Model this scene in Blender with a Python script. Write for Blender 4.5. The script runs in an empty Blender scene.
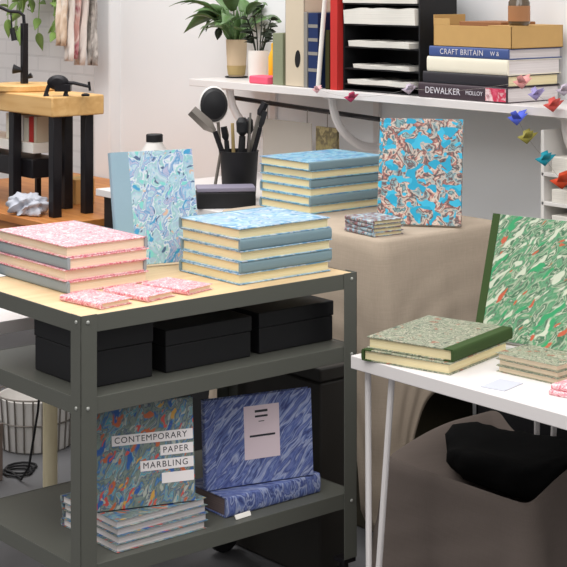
import bpy, bmesh, math, random
from mathutils import Vector, Matrix
random.seed(7)
SC = bpy.context.scene
COL = SC.collection
PI = math.pi
# ------------------------------------------------------------------ camera
TH, F, YH, CX = .6922, 1534., -16.8, 283.5
sT, cT = math.sin(TH), math.cos(TH)
CAM = Vector((-1.883, -2.997, 1.644))
cd = bpy.data.cameras.new('camera'); cam = bpy.data.objects.new('camera', cd); COL.objects.link(cam)
cam.location = CAM; cam.rotation_euler = (PI/2, 0, -TH)
cd.sensor_width = 36; cd.sensor_fit = 'HORIZONTAL'; cd.lens = F/567*36
cd.shift_y = -(283.5-YH)/567; cd.clip_start = .05
SC.camera = cam
# ------------------------------------------------------------------ materials
def lin(h):
    h = h.lstrip('#'); v = [int(h[i:i+2], 16)/255 for i in (0, 2, 4)]
    return tuple(x/12.92 if x <= .04045 else ((x+.055)/1.055)**2.4 for x in v)+(1,)
class NT:
    def __init__(s, name):
        s.m = bpy.data.materials.new(name); s.m.use_nodes = True
        s.n = s.m.node_tree.nodes; s.l = s.m.node_tree.links
        s.b = s.n['Principled BSDF']
    def new(s, t, **k):
        o = s.n.new(t)
        for a, v in k.items(): setattr(o, a, v)
        return o
    def link(s, a, b): s.l.new(a, b)
    def ramp(s, fac, cols, interp='LINEAR'):
        r = s.new('ShaderNodeValToRGB'); cr = r.color_ramp; cr.interpolation = interp
        while len(cr.elements) < len(cols): cr.elements.new(.5)
        for e, (p, c) in zip(cr.elements, cols): e.position = p; e.color = lin(c)
        s.link(fac, r.inputs[0]); return r.outputs[0]
def plain(name, col, rough=.6, metal=0, var=.08, scale=12, bump=0, spec=.4):
    t = NT(name); t.b.inputs['Roughness'].default_value = rough; t.b.inputs['Metallic'].default_value = metal
    t.b.inputs['Specular IOR Level'].default_value = spec
    c = lin(col)
    tc = t.new('ShaderNodeTexCoord'); nz = t.new('ShaderNodeTexNoise'); nz.inputs['Scale'].default_value = scale
    nz.inputs['Detail'].default_value = 4
    t.link(tc.outputs['Object'], nz.inputs['Vector'])
    mx = t.new('ShaderNodeMix', data_type='RGBA')
    mx.inputs['A'].default_value = tuple(v*(1-var) for v in c[:3])+(1,)
    mx.inputs['B'].default_value = tuple(min(1, v*(1+var)) for v in c[:3])+(1,)
    t.link(nz.outputs['Fac'], mx.inputs['Factor']); t.link(mx.outputs['Result'], t.b.inputs['Base Color'])
    if bump:
        bp = t.new('ShaderNodeBump'); bp.inputs['Strength'].default_value = bump; bp.inputs['Distance'].default_value = .004
        t.link(nz.outputs['Fac'], bp.inputs['Height']); t.link(bp.outputs[0], t.b.inputs['Normal'])
    return t.m
def wood(name, c1, c2, axis=0, rough=.5, scale=9):
    t = NT(name); t.b.inputs['Roughness'].default_value = rough
    tc = t.new('ShaderNodeTexCoord'); mp = t.new('ShaderNodeMapping')
    s = [scale*3]*3; s[axis] = scale*.25; mp.inputs['Scale'].default_value = s
    nz = t.new('ShaderNodeTexNoise'); nz.inputs['Scale'].default_value = 1.5; nz.inputs['Detail'].default_value = 5; nz.inputs['Distortion'].default_value = .6
    t.link(tc.outputs['Object'], mp.inputs[0]); t.link(mp.outputs[0], nz.inputs['Vector'])
    t.link(t.ramp(nz.outputs['Fac'], [(.3, c1), (.7, c2)]), t.b.inputs['Base Color'])
    return t.m
def pages(name, c1, c2, freq=900):
    t = NT(name); t.b.inputs['Roughness'].default_value = .9
    tc = t.new('ShaderNodeTexCoord'); mp = t.new('ShaderNodeMapping'); mp.inputs['Scale'].default_value = (3, 3, freq)
    nz = t.new('ShaderNodeTexNoise'); nz.inputs['Scale'].default_value = 1; nz.inputs['Detail'].default_value = 2
    t.link(tc.outputs['Object'], mp.inputs[0]); t.link(mp.outputs[0], nz.inputs['Vector'])
    t.link(t.ramp(nz.outputs['Fac'], [(.3, c1), (.7, c2)]), t.b.inputs['Base Color'])
    return t.m
def marble(name, cols, scale=22, stretch=(1, 1), angle=0, warp=.03, wscale=14, cycles=3., rough=.5, detail=3, interp='LINEAR', blobs=None, flicks=None):
    """marbled paper: warped, combed noise cycled through a list of inks; blobs = drops of one ink, flicks = feathered streaks"""
    t = NT(name); t.b.inputs['Roughness'].default_value = rough
    tc = t.new('ShaderNodeTexCoord'); oi = t.new('ShaderNodeObjectInfo')
    off = t.new('ShaderNodeVectorMath', operation='SCALE'); cv = t.new('ShaderNodeCombineXYZ')
    for i in range(3): t.link(oi.outputs['Random'], cv.inputs[i])
    t.link(cv.outputs[0], off.inputs[0]); off.inputs['Scale'].default_value = 7.3
    ad = t.new('ShaderNodeVectorMath', operation='ADD'); t.link(tc.outputs['Object'], ad.inputs[0]); t.link(off.outputs[0], ad.inputs[1])
    w = t.new('ShaderNodeTexNoise'); w.inputs['Scale'].default_value = wscale; w.inputs['Detail'].default_value = 1.5
    t.link(ad.outputs[0], w.inputs['Vector'])
    sb = t.new('ShaderNodeVectorMath', operation='SUBTRACT'); sb.inputs[1].default_value = (.5, .5, .5); t.link(w.outputs['Color'], sb.inputs[0])
    sc = t.new('ShaderNodeVectorMath', operation='SCALE'); sc.inputs['Scale'].default_value = warp; t.link(sb.outputs[0], sc.inputs[0])
    a2 = t.new('ShaderNodeVectorMath', operation='ADD'); t.link(ad.outputs[0], a2.inputs[0]); t.link(sc.outputs[0], a2.inputs[1])
    rt = t.new('ShaderNodeMapping'); rt.inputs['Rotation'].default_value = (0, 0, angle); t.link(a2.outputs[0], rt.inputs[0])
    st = t.new('ShaderNodeMapping'); st.inputs['Scale'].default_value = (stretch[0], stretch[1], 1); t.link(rt.outputs[0], st.inputs[0])
    n = t.new('ShaderNodeTexNoise'); n.inputs['Scale'].default_value = scale; n.inputs['Detail'].default_value = detail; n.inputs['Distortion'].default_value = .4
    t.link(st.outputs[0], n.inputs['Vector'])
    mu = t.new('ShaderNodeMath', operation='MULTIPLY'); mu.inputs[1].default_value = cycles; t.link(n.outputs['Fac'], mu.inputs[0])
    fr = t.new('ShaderNodeMath', operation='FRACT'); t.link(mu.outputs[0], fr.inputs[0])
    k = len(cols)
    c = t.ramp(fr.outputs[0], [((i+.0)/k, h) for i, h in enumerate(cols)]+[(.999, cols[0])], interp)
    def layer(c, fac, col, lo, hi):
        r = t.ramp(fac, [(lo, '#000000'), (hi, '#ffffff')])
        mx = t.new('ShaderNodeMix', data_type='RGBA'); t.link(r, mx.inputs['Factor']); t.link(c, mx.inputs['A']); mx.inputs['B'].default_value = lin(col)
        return mx.outputs['Result']
    for (col, s, lo, hi) in (blobs or []):
        v = t.new('ShaderNodeTexNoise'); v.inputs['Scale'].default_value = s; v.inputs['Detail'].default_value = .5
        o = t.new('ShaderNodeVectorMath', operation='ADD'); o.inputs[1].default_value = (s*.37, s*.71, lo*9); t.link(a2.outputs[0], o.inputs[0]); t.link(o.outputs[0], v.inputs['Vector'])
        c = layer(c, v.outputs['Fac'], col, lo, hi)
    for (col, s, lo, hi) in (flicks or []):
        v = t.new('ShaderNodeTexNoise'); v.inputs['Scale'].default_value = s; v.inputs['Detail'].default_value = 1
        o = t.new('ShaderNodeVectorMath', operation='ADD'); o.inputs[1].default_value = (s*.37, s*.71, lo*9); t.link(st.outputs[0], o.inputs[0]); t.link(o.outputs[0], v.inputs['Vector'])
        c = layer(c, v.outputs['Fac'], col, lo, hi)
    t.link(c, t.b.inputs['Base Color'])
    return t.m
def weave(name, col, rough=.9, scale=420, var=.2):
    t = NT(name); t.b.inputs['Roughness'].default_value = rough; t.b.inputs['Specular IOR Level'].default_value = .1
    tc = t.new('ShaderNodeTexCoord'); c = lin(col)
    n1 = t.new('ShaderNodeTexNoise'); n1.inputs['Scale'].default_value = 1; n2 = t.new('ShaderNodeTexNoise'); n2.inputs['Scale'].default_value = 1
    for n, s in ((n1, (scale, scale, 14)), (n2, (14, 14, scale))):
        mp = t.new('ShaderNodeMapping'); mp.inputs['Scale'].default_value = s
        t.link(tc.outputs['Object'], mp.inputs[0]); t.link(mp.outputs[0], n.inputs['Vector'])
    m = t.new('ShaderNodeMath', operation='ADD'); t.link(n1.outputs['Fac'], m.inputs[0]); t.link(n2.outputs['Fac'], m.inputs[1])
    h = t.new('ShaderNodeMath', operation='MULTIPLY'); h.inputs[1].default_value = .5; t.link(m.outputs[0], h.inputs[0])
    mx = t.new('ShaderNodeMix', data_type='RGBA'); t.link(h.outputs[0], mx.inputs['Factor'])
    mx.inputs['A'].default_value = tuple(v*(1-var) for v in c[:3])+(1,); mx.inputs['B'].default_value = tuple(min(1, v*(1+var)) for v in c[:3])+(1,)
    t.link(mx.outputs['Result'], t.b.inputs['Base Color'])
    bp = t.new('ShaderNodeBump'); bp.inputs['Strength'].default_value = .25; bp.inputs['Distance'].default_value = .001
    t.link(h.outputs[0], bp.inputs['Height']); t.link(bp.outputs[0], t.b.inputs['Normal'])
    return t.m
def brick(name, col):
    t = NT(name); t.b.inputs['Roughness'].default_value = .7
    tc = t.new('ShaderNodeTexCoord'); mp = t.new('ShaderNodeMapping'); mp.inputs['Rotation'].default_value = (PI/2, 0, PI/2)
    sp = t.new('ShaderNodeSeparateXYZ'); cb = t.new('ShaderNodeCombineXYZ')
    t.link(tc.outputs['Object'], sp.inputs[0]); t.link(sp.outputs['Y'], cb.inputs['X']); t.link(sp.outputs['Z'], cb.inputs['Y'])
    br = t.new('ShaderNodeTexBrick'); br.inputs['Scale'].default_value = 1; br.inputs['Brick Width'].default_value = .215; br.inputs['Row Height'].default_value = .075; br.inputs['Mortar Size'].default_value = .006
    c = lin(col); br.inputs['Color1'].default_value = c; br.inputs['Color2'].default_value = tuple(v*.97 for v in c[:3])+(1,); br.inputs['Mortar'].default_value = tuple(v*.9 for v in c[:3])+(1,)
    t.link(cb.outputs[0], br.inputs['Vector']); t.link(br.outputs['Color'], t.b.inputs['Base Color'])
    bp = t.new('ShaderNodeBump'); bp.inputs['Strength'].default_value = .4; bp.inputs['Distance'].default_value = .005; bp.invert = True
    t.link(br.outputs['Fac'], bp.inputs['Height']); t.link(bp.outputs[0], t.b.inputs['Normal'])
    return t.m
def sheer(name, col, alpha):
    t = NT(name); t.b.inputs['Base Color'].default_value = lin(col); t.b.inputs['Alpha'].default_value = alpha; t.b.inputs['Roughness'].default_value = .25
    nz = t.new('ShaderNodeTexNoise'); nz.inputs['Scale'].default_value = 8
    bp = t.new('ShaderNodeBump'); bp.inputs['Strength'].default_value = .15; t.link(nz.outputs['Fac'], bp.inputs['Height']); t.link(bp.outputs[0], t.b.inputs['Normal'])
    return t.m
M = {}
M['trolley'] = plain('grey_green_steel', '#585952', .5, 0, .05, 6)
M['bolt'] = plain('zinc', '#c9cbc4', .35, .6)
M['ply'] = wood('pine_ply', '#d9b98c', '#e6cba0', 0, .45, 7)
M['white'] = plain('white_laminate', '#e4dfdd', .4, 0, .02)
M['wall'] = plain('white_wall_paint', '#eaebec', .85, 0, .02, 3)
M['brick'] = brick('white_brick', '#e6e0dd')
M['floor'] = plain('dark_concrete', '#6a6a6c', .6, 0, .15, 5)
M['linen'] = weave('linen', '#b9a997')
M['felt'] = weave('charcoal_cloth', '#6a605a', .95, 500, .15)
M['black'] = plain('black_board', '#17171a', .55, 0, .1)
M['blackmetal'] = plain('black_metal', '#1c1a1e', .4, .3, .1)
M['rubber'] = plain('black_rubber', '#202022', .8)
M['cream_pg'] = pages('cream_pages', '#ecd9a6', '#f4e8c0')
M['pale_pg'] = pages('pale_pages', '#e9d3b4', '#f3e3ca')
M['white_pg'] = pages('white_pages', '#cfc6c4', '#eee8e6')
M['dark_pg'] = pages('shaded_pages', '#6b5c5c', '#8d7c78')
M['greyblue'] = weave('greyblue_bookcloth', '#7f97a0', .8, 600, .12)
M['grey'] = weave('grey_bookcloth', '#98a2a6', .8, 600, .12)
M['skycloth'] = weave('sky_bookcloth', '#93b0bd', .8, 600, .1)
M['dkgreen'] = weave('dark_green_bookcloth', '#3f5230', .8, 600, .12)
M['m_pink'] = marble('pink_marbled_paper', ['#e8b0b8', '#dd7688', '#efd0d0', '#cf5068', '#e59aa6', '#f0dcda'], 42, (1, 1), 0, .03, 25, 4)
M['m_ice'] = marble('ice_blue_marbled_paper', ['#a9c8da', '#6fa6c6', '#cfdbe2', '#8fb8d0', '#5490b8', '#c0c8d6', '#86acc4'], 26, (1, .45), .5, .06, 14, 3)
M['m_sky'] = marble('sky_blue_marbled_paper', ['#8fbcd6', '#5a9cc6', '#a9cbd8', '#6fb0cc', '#4a86b4', '#9fb4cc', '#7fc0c6'], 26, (1, .45), .5, .06, 14, 3)
M['m_blue'] = marble('blue_marbled_paper', ['#a6d0d6', '#c6d3dc', '#74b0d2', '#bdb8cf', '#5a98c4', '#dfe2e8', '#8cc6c4', '#a9bcd0'], 24, (1.5, .8), .4, .06, 20, 3.2, flicks=[('#4c6486', 55, .67, .70), ('#d9b8a0', 50, .69, .72), ('#3f9cc8', 30, .66, .69), ('#7fd0c8', 34, .67, .70)])
M['m_cyan'] = marble('cyan_stone_marbled_paper', ['#7fa7ae', '#d9c3b4', '#3c4a50', '#b9776c', '#e4d6c6', '#46626a', '#8fb9bd', '#6a3a38'], 30, (1, 1), .3, .03, 24, 2.6, blobs=[('#12a6cc', 30, .605, .62), ('#35bce0', 42, .625, .64)])
M['m_green'] = marble('green_feather_marbled_paper', ['#3f8a5b', '#a9b79c', '#55725a', '#2a6a45', '#c6ccb4', '#43604c', '#6a9f78'], 24, (2.4, .6), .75, .025, 22, 4, flicks=[('#c9d0ba', 30, .62, .65), ('#bf5a3c', 26, .655, .68), ('#2f9a62', 20, .63, .66)])
M['m_sage'] = marble('sage_marbled_paper', ['#83907a', '#b3b098', '#4c5646', '#9a9d86', '#6a7b62', '#bfb8a2', '#3e4738'], 38, (1.3, .8), .5, .03, 26, 3.5, flicks=[('#93604a', 40, .66, .69)])
M['m_cpm'] = marble('multicolour_marbled_paper', ['#5f6f66', '#2f6fae', '#8a9284', '#3a94ac', '#a3a59a', '#4a5a72', '#7f8f84', '#75807a'], 26, (2.0, .7), .5, .03, 24, 3.6, flicks=[('#b9603a', 30, .64, .67), ('#2a5aa0', 22, .64, .68), ('#c4504a', 36, .67, .69), ('#c99a48', 36, .70, .72), ('#a9aea4', 44, .66, .68)])
M['m_violet'] = marble('violet_feather_marbled_paper', ['#4a5c9a', '#8493c0', '#343f78', '#6678b0', '#a9b2cf', '#3d4c8a', '#7482b8'], 17, (3.4, .42), .75, .016, 22, 3.2)
M['m_small'] = marble('speckled_blue_marbled_paper', ['#4f98b8', '#c9b9ad', '#4b5a62', '#a5696a', '#7cb3c4', '#d9d0c8'], 45, (1, 1), .2, .02, 30, 3)
M['pinklabel'] = plain('pale_pink_card', '#e6d3d9', .7, 0, .02)
M['striplabel'] = plain('white_strip', '#eee7e6', .7, 0, .02)
M['ink'] = plain('dark_ink', '#33343a', .7, 0, .02)
M['paleink'] = plain('white_ink', '#d9d6dd', .7, 0, .02)
M['paper'] = plain('white_paper', '#f2eee6', .8, 0, .03)
M['paperedge'] = pages('paper_stack_edges', '#d6d2c8', '#f3efe6', 700)
M['greycard'] = plain('grey_blue_card', '#c3c6d0', .6, 0, .04)
M['cardboard'] = plain('cardboard', '#c79f63', .8, 0, .05, 30)
M['cardboard_in'] = plain('cardboard_inside', '#9b6a45', .8, 0, .05, 30)
M['beech'] = wood('beech', '#cf9f5f', '#e2b97c', 1, .45, 7)
M['orange_wood'] = wood('orange_pine', '#b06a30', '#cf8c4a', 1, .45, 7)
M['pale_wood'] = wood('pale_birch', '#cfc19a', '#e0d5b5', 2, .5, 7)
M['leaf'] = plain('leaf_green', '#5c7a4a', .4, 0, .35, 20)
M['leaf2'] = plain('bright_leaf_green', '#86a558', .4, 0, .35, 20)
M['darkleaf'] = plain('dark_leaf', '#26301f', .45, 0, .3, 20)
M['soil'] = plain('soil', '#3a2c22', .9)
M['pot'] = plain('sand_pot', '#d8c0a0', .6, 0, .06)
M['potband'] = plain('ochre_pot_band', '#b9a06c', .6, 0, .06)
M['potwhite'] = plain('white_pot', '#eee9e2', .4, 0, .02)
M['pinkpad'] = plain('hot_pink_sponge', '#f2607c', .7)
M['yellow'] = plain('yellow_plastic', '#f2b92a', .4)
M['sagebook'] = weave('sage_cover', '#8b9077', .8)
M['creambox'] = plain('cream_file_board', '#cdbfa8', .7, 0, .04)
M['shadecloth'] = plain('shade_filler_cloth', '#131313', .98, 0, .2, 30, .4, .05)  # near-black tone stands in for shade in the cloth hollow
M['shademass'] = plain('olive_shade_mass', '#4a4434', .7, 0, .1)  # dark olive stands in for shade below the linen hem
M['infill'] = plain('umber_shade_infill', '#33302c', .6, 0, .1)  # dark umber stands in for shade behind the trolley
M['navy'] = weave('navy_cover', '#29375e', .7)
M['greycover'] = weave('grey_cover', '#8e8a84', .7)
M['whiteplastic'] = plain('white_plastic', '#e9e6e2', .35, 0, .02)
M['darkolive'] = weave('dark_olive_cover', '#3c3a22', .8)
M['red'] = plain('red_board', '#c4302c', .5, 0, .08)
M['ivory'] = plain('ivory_jacket', '#f1ead6', .6, 0, .03)
M['bluejkt'] = plain('blue_jacket', '#44588f', .5, 0, .05)
M['blackjkt'] = plain('charcoal_jacket', '#2d2a30', .5, 0, .05)
M['plumjkt'] = plain('plum_black_jacket', '#40323a', .5, 0, .15, 40)
M['flower'] = marble('pink_flower_print', ['#c8234a', '#f0d9d9', '#8e1838', '#e2637c'], 30, (1, 1), 0, .02, 25, 2)
M['brownlabel'] = plain('brown_jar_label', '#a9764e', .6)
M['glass'] = plain('amber_glass', '#5b4a35', .1, 0, .05, 12, 0, .6)
M['steel'] = plain('brushed_steel', '#8d8780', .35, .6)
M['lilac'] = plain('lilac_grey_lid', '#8b8698', .5)
M['maroon'] = plain('brown_carton', '#8a7268', .7)
M['clear'] = sheer('clear_plastic_sleeve', '#b9b2a8', .75)
M['olive'] = marble('olive_print', ['#5a4f38', '#8e8256', '#3c3428', '#a39468'], 25, (1, 1), 0, .02, 20, 2)
M['taupe'] = plain('taupe_card', '#8a7a72', .8)
M['fabric_a'] = plain('white_hanging_paper', '#e9e2dc', .8)
M['fabric_b'] = marble('pink_hanging_paper', ['#e8d3cd', '#b0586a', '#efe4de', '#d9a49c'], 9, (3, .5), 0, .03, 8, 2)
M['fabric_c'] = marble('grey_hanging_paper', ['#8c8782', '#d9d3cd', '#55504e', '#bdb6b0'], 10, (3, .5), 0, .03, 8, 2)
M['fabric_d'] = marble('tan_hanging_paper', ['#d9c3ac', '#efe6dc', '#b59a80'], 9, (3, .5), 0, .03, 8, 2)
BIRD = {'pink': '#f2a9a4', 'lilac': '#aaa0d6', 'coral': '#dd5a52', 'blue': '#5b6fe8', 'olive': '#a39a4a', 'teal': '#1f9fb5', 'orange': '#e0512e', 'magenta': '#b8375a', 'rose': '#f0b8bc', 'mauve': '#c9bccb'}
for k_, v_ in BIRD.items(): M['bird_'+k_] = plain(k_+'_origami_paper', v_, .6, 0, .08, 60)
# ------------------------------------------------------------------ mesh helpers
def box(bm, x0, x1, y0, y1, z0, z1, mat=None):
    r = bmesh.ops.create_cube(bm, size=1)
    S = Matrix.Diagonal((x1-x0, y1-y0, z1-z0, 1)); T = Matrix.Translation(((x0+x1)/2, (y0+y1)/2, (z0+z1)/2))
    bmesh.ops.transform(bm, matrix=(mat or Matrix())@T@S, verts=r['verts'])
    return r['verts']
def tube(bm, pts, r, n=10, caps=True):
    pts = [Vector(p) for p in pts]; rs = r if isinstance(r, (list, tuple)) else [r]*len(pts)
    rings = []; prev = None
    for i, p in enumerate(pts):
        d = (pts[min(i+1, len(pts)-1)]-pts[max(i-1, 0)]).normalized()
        if prev is None:
            a = Vector((0, 0, 1)) if abs(d.z) < .9 else Vector((1, 0, 0)); u = d.cross(a).normalized()
        else: u = (prev-d*prev.dot(d)).normalized()
        prev = u; v = d.cross(u)
        rings.append([bm.verts.new(p+(u*math.cos(2*PI*k/n)+v*math.sin(2*PI*k/n))*rs[i]) for k in range(n)])
    for a, b in zip(rings, rings[1:]):
        for k in range(n): bm.faces.new((a[k], a[(k+1) % n], b[(k+1) % n], b[k]))
    if caps: bm.faces.new(rings[0][::-1]); bm.faces.new(rings[-1])
def lathe(bm, prof, n=28, c=(0, 0, 0), mat=None):
    rings = []; M_ = mat or Matrix()
    for r, z in prof:
        rings.append([bm.verts.new(M_@Vector((c[0]+max(r, 1e-4)*math.cos(2*PI*k/n), c[1]+max(r, 1e-4)*math.sin(2*PI*k/n), c[2]+z))) for k in range(n)])
    for a, b in zip(rings, rings[1:]):
        for k in range(n): bm.faces.new((a[k], a[(k+1) % n], b[(k+1) % n], b[k]))
    bm.faces.new(rings[0][::-1]); bm.faces.new(rings[-1])
def obj(name, bm, mat, parent=None, bevel=0, smooth=35, thick=0, loc=None):
    bmesh.ops.recalc_face_normals(bm, faces=bm.faces)
    me = bpy.data.meshes.new(name); bm.to_mesh(me); bm.free(); me.materials.append(mat if not isinstance(mat, str) else M[mat])
    for p in me.polygons: p.use_smooth = True
    me.set_sharp_from_angle(angle=math.radians(smooth))
    o = bpy.data.objects.new(name, me); COL.objects.link(o)
    if parent: o.parent = parent
    if loc: o.location = loc
    if thick:
        s = o.modifiers.new('solid', 'SOLIDIFY'); s.thickness = thick; s.offset = 0
    if bevel:
        b = o.modifiers.new('bevel', 'BEVEL'); b.width = bevel; b.segments = 2; b.limit_method = 'ANGLE'
    return o
def bobj(name, mat, parent, *boxes, bevel=.0015):
    bm = bmesh.new()
    for b in boxes: box(bm, *b)
    return obj(name, bm, mat, parent, bevel)
def tag(o, label, cat, group=None):
    o['label'] = label; o['category'] = cat
    if group: o['group'] = group
    return o
def thing(name, label, cat, loc=(0, 0, 0), rz=0, group=None):
    o = bpy.data.objects.new(name, None); COL.objects.link(o); o.empty_display_size = .05
    o.location = loc; o.rotation_euler = (0, 0, rz)
    return tag(o, label, cat, group)
def struct(o): o['kind'] = 'structure'; return o
def dup(root, label, loc=None, rz=None, mat4=None, group=None):
    r = root.copy(); COL.objects.link(r); r['label'] = label
    if group: r['group'] = group
    if mat4 is not None: r.matrix_world = mat4
    else:
        r.location = loc; r.rotation_euler = (0, 0, rz)
    for ch in list(root.children):
        c = ch.copy(); COL.objects.link(c); c.parent = r
        for g in list(ch.children):
            d = g.copy(); COL.objects.link(d); d.parent = c
    return r
def text(body, size, mat, parent, matrix, spacing=1.0, name='lettering'):
    cu = bpy.data.curves.new('t', 'FONT'); cu.body = body; cu.size = size; cu.align_x = 'LEFT'; cu.align_y = 'CENTER'; cu.space_character = spacing; cu.extrude = .0002
    to = bpy.data.objects.new('t', cu); COL.objects.link(to)
    dg = bpy.context.evaluated_depsgraph_get(); me = bpy.data.meshes.new_from_object(to.evaluated_get(dg))
    bpy.data.objects.remove(to); me.name = name; me.transform(matrix); me.materials.clear(); me.materials.append(M[mat])
    o = bpy.data.objects.new(name, me); COL.objects.link(o); o.parent = parent
    return o
def stand(base, right_deg, lean_deg):
    """matrix standing a book on its tail: local x -> to the right, local y -> up, local z -> out of the front cover"""
    a = math.radians(right_deg); l = math.radians(lean_deg)
    r = Vector((math.cos(a), math.sin(a), 0)); n = Vector((r.y, -r.x, 0)); up = Vector((0, 0, 1))
    y = up*math.cos(l)-n*math.sin(l); z = n*math.cos(l)+up*math.sin(l)
    m = Matrix((r, y, z)).transposed().to_4x4(); m.translation = Vector(base)
    return m
# ------------------------------------------------------------------ books
def book(label, L, W, T, cover, spine, pg, cat='book', group=None, quarter=.035, name='hardback_book', board=.003):
    """lying closed book centred on its origin; spine on -x, length along y"""
    o = thing(name, label, cat, group=group)
    x0, x1, y0, y1, b = -W/2, W/2, -L/2, L/2, board
    bm = bmesh.new()
    box(bm, x0+quarter, x1, y0, y1, 0, b); box(bm, x0+quarter, x1, y0, y1, T-b, T)
    obj('cover', bm, cover, o, .0008)
    bm = bmesh.new()   # cloth spine wrapping on to both boards, slightly rounded
    n = 9; prof = [(x0+quarter, T+.0004), (x0+.006, T+.0004)]
    for i in range(n+1):
        a = PI/2+PI*i/n
        prof.append((x0+.004+.004*math.cos(a)*(1 if T < .05 else 1.3), T/2+(T/2+.0004)*math.sin(a)*(.999) if i in (0, n) else T/2+(T/2)*math.copysign(abs(math.sin(a))**.6, math.sin(a))))
    prof += [(x0+.006, -.0002), (x0+quarter, -.0002), (x0+quarter, b*.9), (x0+.008, b*.9), (x0+.008, T-b*.9), (x0+quarter, T-b*.9)]
    va = [bm.verts.new((p[0], y0-.0003, max(p[1], 0))) for p in prof]; vb = [bm.verts.new((p[0], y1+.0003, max(p[1], 0))) for p in prof]
    for i in range(len(prof)): j = (i+1) % len(prof); bm.faces.new((va[i], va[j], vb[j], vb[i]))
    bm.faces.new(va[::-1]); bm.faces.new(vb)
    obj('spine', bm, spine, o, 0, 50)
    bm = bmesh.new()
    box(bm, x0+.0082, x1-.006, y0+.005, y1-.005, b+.0001, T-b-.0001)
    for v in bm.verts:
        pass
    obj('page_block', bm, pg, o)
    return o
def place(o, x, y, z, rz): o.location = (x, y, z); o.rotation_euler = (0, 0, rz); return o
R90 = PI/2
# ================================================================== SETTING
WA = 2.05
bm = bmesh.new(); box(bm, -5, WA+.2, -5, 7, -.1, 0); struct(obj('floor', bm, 'floor'))
bm = bmesh.new(); box(bm, WA, WA+.15, -5, 2.93, 0, 3); struct(obj('wall_right', bm, 'wall'))
bm = bmesh.new(); box(bm, WA+.06, WA+.2, 2.93, 7, 0, 3); struct(obj('wall_left', bm, 'brick'))
bm = bmesh.new(); box(bm, 1.99, WA+.06, 2.925, 3.06, 0, 3); struct(obj('trim_1', bm, 'wall', None, .01))
bm = bmesh.new(); box(bm, -5, WA+.2, 7, 7.15, 0, 3); struct(obj('wall_back', bm, 'wall'))
# ================================================================== TROLLEY
def trolley():
    t = thing('trolley', 'grey green steel trolley with pine top and two lower shelves', 'trolley')
    A_, B_, w, th = .85, .55, .042, .003
    bobj('tabletop', 'ply', t, (.004, A_-.004, .004, B_-.004, .862, .879), bevel=.001)
    for name, z in (('top_frame', .88), ('shelf', .69), ('shelf', .304)):
        bm = bmesh.new(); h = .040
        box(bm, .002, A_-.002, 0.001, .004, z-h, z); box(bm, .002, A_-.002, B_-.004, B_-.001, z-h, z)
        box(bm, .001, .004, .002, B_-.002, z-h, z); box(bm, A_-.004, A_-.001, .002, B_-.002, z-h, z)
        if name == 'shelf': box(bm, .003, A_-.003, .003, B_-.003, z-.004, z-.001)
        else: box(bm, .003, A_-.003, .003, B_-.003, z-.022, z-.019)
        obj(name, bm, 'trolley', t, .0008)
    for sx in (0, 1):
        for sy in (0, 1):
            X, Y = sx*A_, sy*B_; dx, dy = (1 if sx == 0 else -1), (1 if sy == 0 else -1)
            bm = bmesh.new()
            def bx(a, b, c, d, z0, z1): box(bm, min(a, b), max(a, b), min(c, d), max(c, d), z0, z1)
            bx(X-dx*.002, X+dx*w, Y-dy*.002, Y+dy*.0008, .13, .882); bx(X-dx*.002, X+dx*.0008, Y-dy*.002, Y+dy*w, .13, .882)
            leg = obj('post', bm, 'trolley', t, .0008)
            for z in (.866, .668, .282):
                m1 = Matrix.Translation((X+dx*.017, Y-dy*.002, z))@Matrix.Rotation(dy*PI/2, 4, 'X')
                m2 = Matrix.Translation((X-dx*.002, Y+dy*.017, z))@Matrix.Rotation(-dx*PI/2, 4, 'Y')
                for m in (m1, m2):
                    bm = bmesh.new(); lathe(bm, [(.0045, 0), (.0042, .0018), (.002, .003), (0, .0032)], 12, mat=m)
                    obj('bolt', bm, 'bolt', leg)
            bm = bmesh.new(); box(bm, X+min(0, dx*w), X+max(0, dx*w), Y+min(0, dy*w), Y+max(0, dy*w), .118, .13)
            cx, cy = X+dx*.022, Y+dy*.022
            tube(bm, [(cx, cy, .118), (cx, cy, .1)], .012); box(bm, cx-.03, cx+.012, cy-.018, cy-.014, .04, .1); box(bm, cx-.03, cx+.012, cy+.014, cy+.018, .04, .1); box(bm, cx-.018, cx+.012, cy-.018, cy+.018, .092, .1)
            ca = obj('caster', bm, 'blackmetal', t, .001)
            bm = bmesh.new(); lathe(bm, [(.02, -.012), (.046, -.012), (.0495, -.008), (.0495, .008), (.046, .012), (.02, .012)], 28, mat=Matrix.Translation((cx-.012, cy, .05))@Matrix.Rotation(PI/2, 4, 'X'))
            obj('wheel', bm, 'rubber', ca)
    return t
trolley()
ZT, ZM, ZB = .88, .69, .304
# pink stack (spine on the left on 2nd and 4th)
TB = .0288
p0 = book('pink marbled book on top of the pink stack on the trolley', .345, .243, TB, 'm_pink', 'grey', 'pale_pg', quarter=.007, group='pink marbled books stacked on the trolley')
pc = (.111+.1215, .246+.1725)
pinks = ['topmost', 'second from top', 'third from top', 'bottom']
plab = [None, 'pink marbled book second from top of the pink stack, grey spine to the left', 'pink marbled book third from top of the pink stack, page edges to the left', 'lowest book of the pink stack, grey spine facing left, on the wooden top']
prz = [PI, 0, PI, 0]; pj = [(0, 0), (.003, -.004), (-.001, .002), (.002, -.002)]
for i in range(4):
    z = ZT+TB*(3-i)+.0005*(3-i); x, y = pc[0]+pj[i][0], pc[1]+pj[i][1]
    if i == 0: place(p0, x, y, z, prz[i])
    else: dup(p0, plab[i], (x, y, z), prz[i]+random.uniform(-.01, .01))
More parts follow.
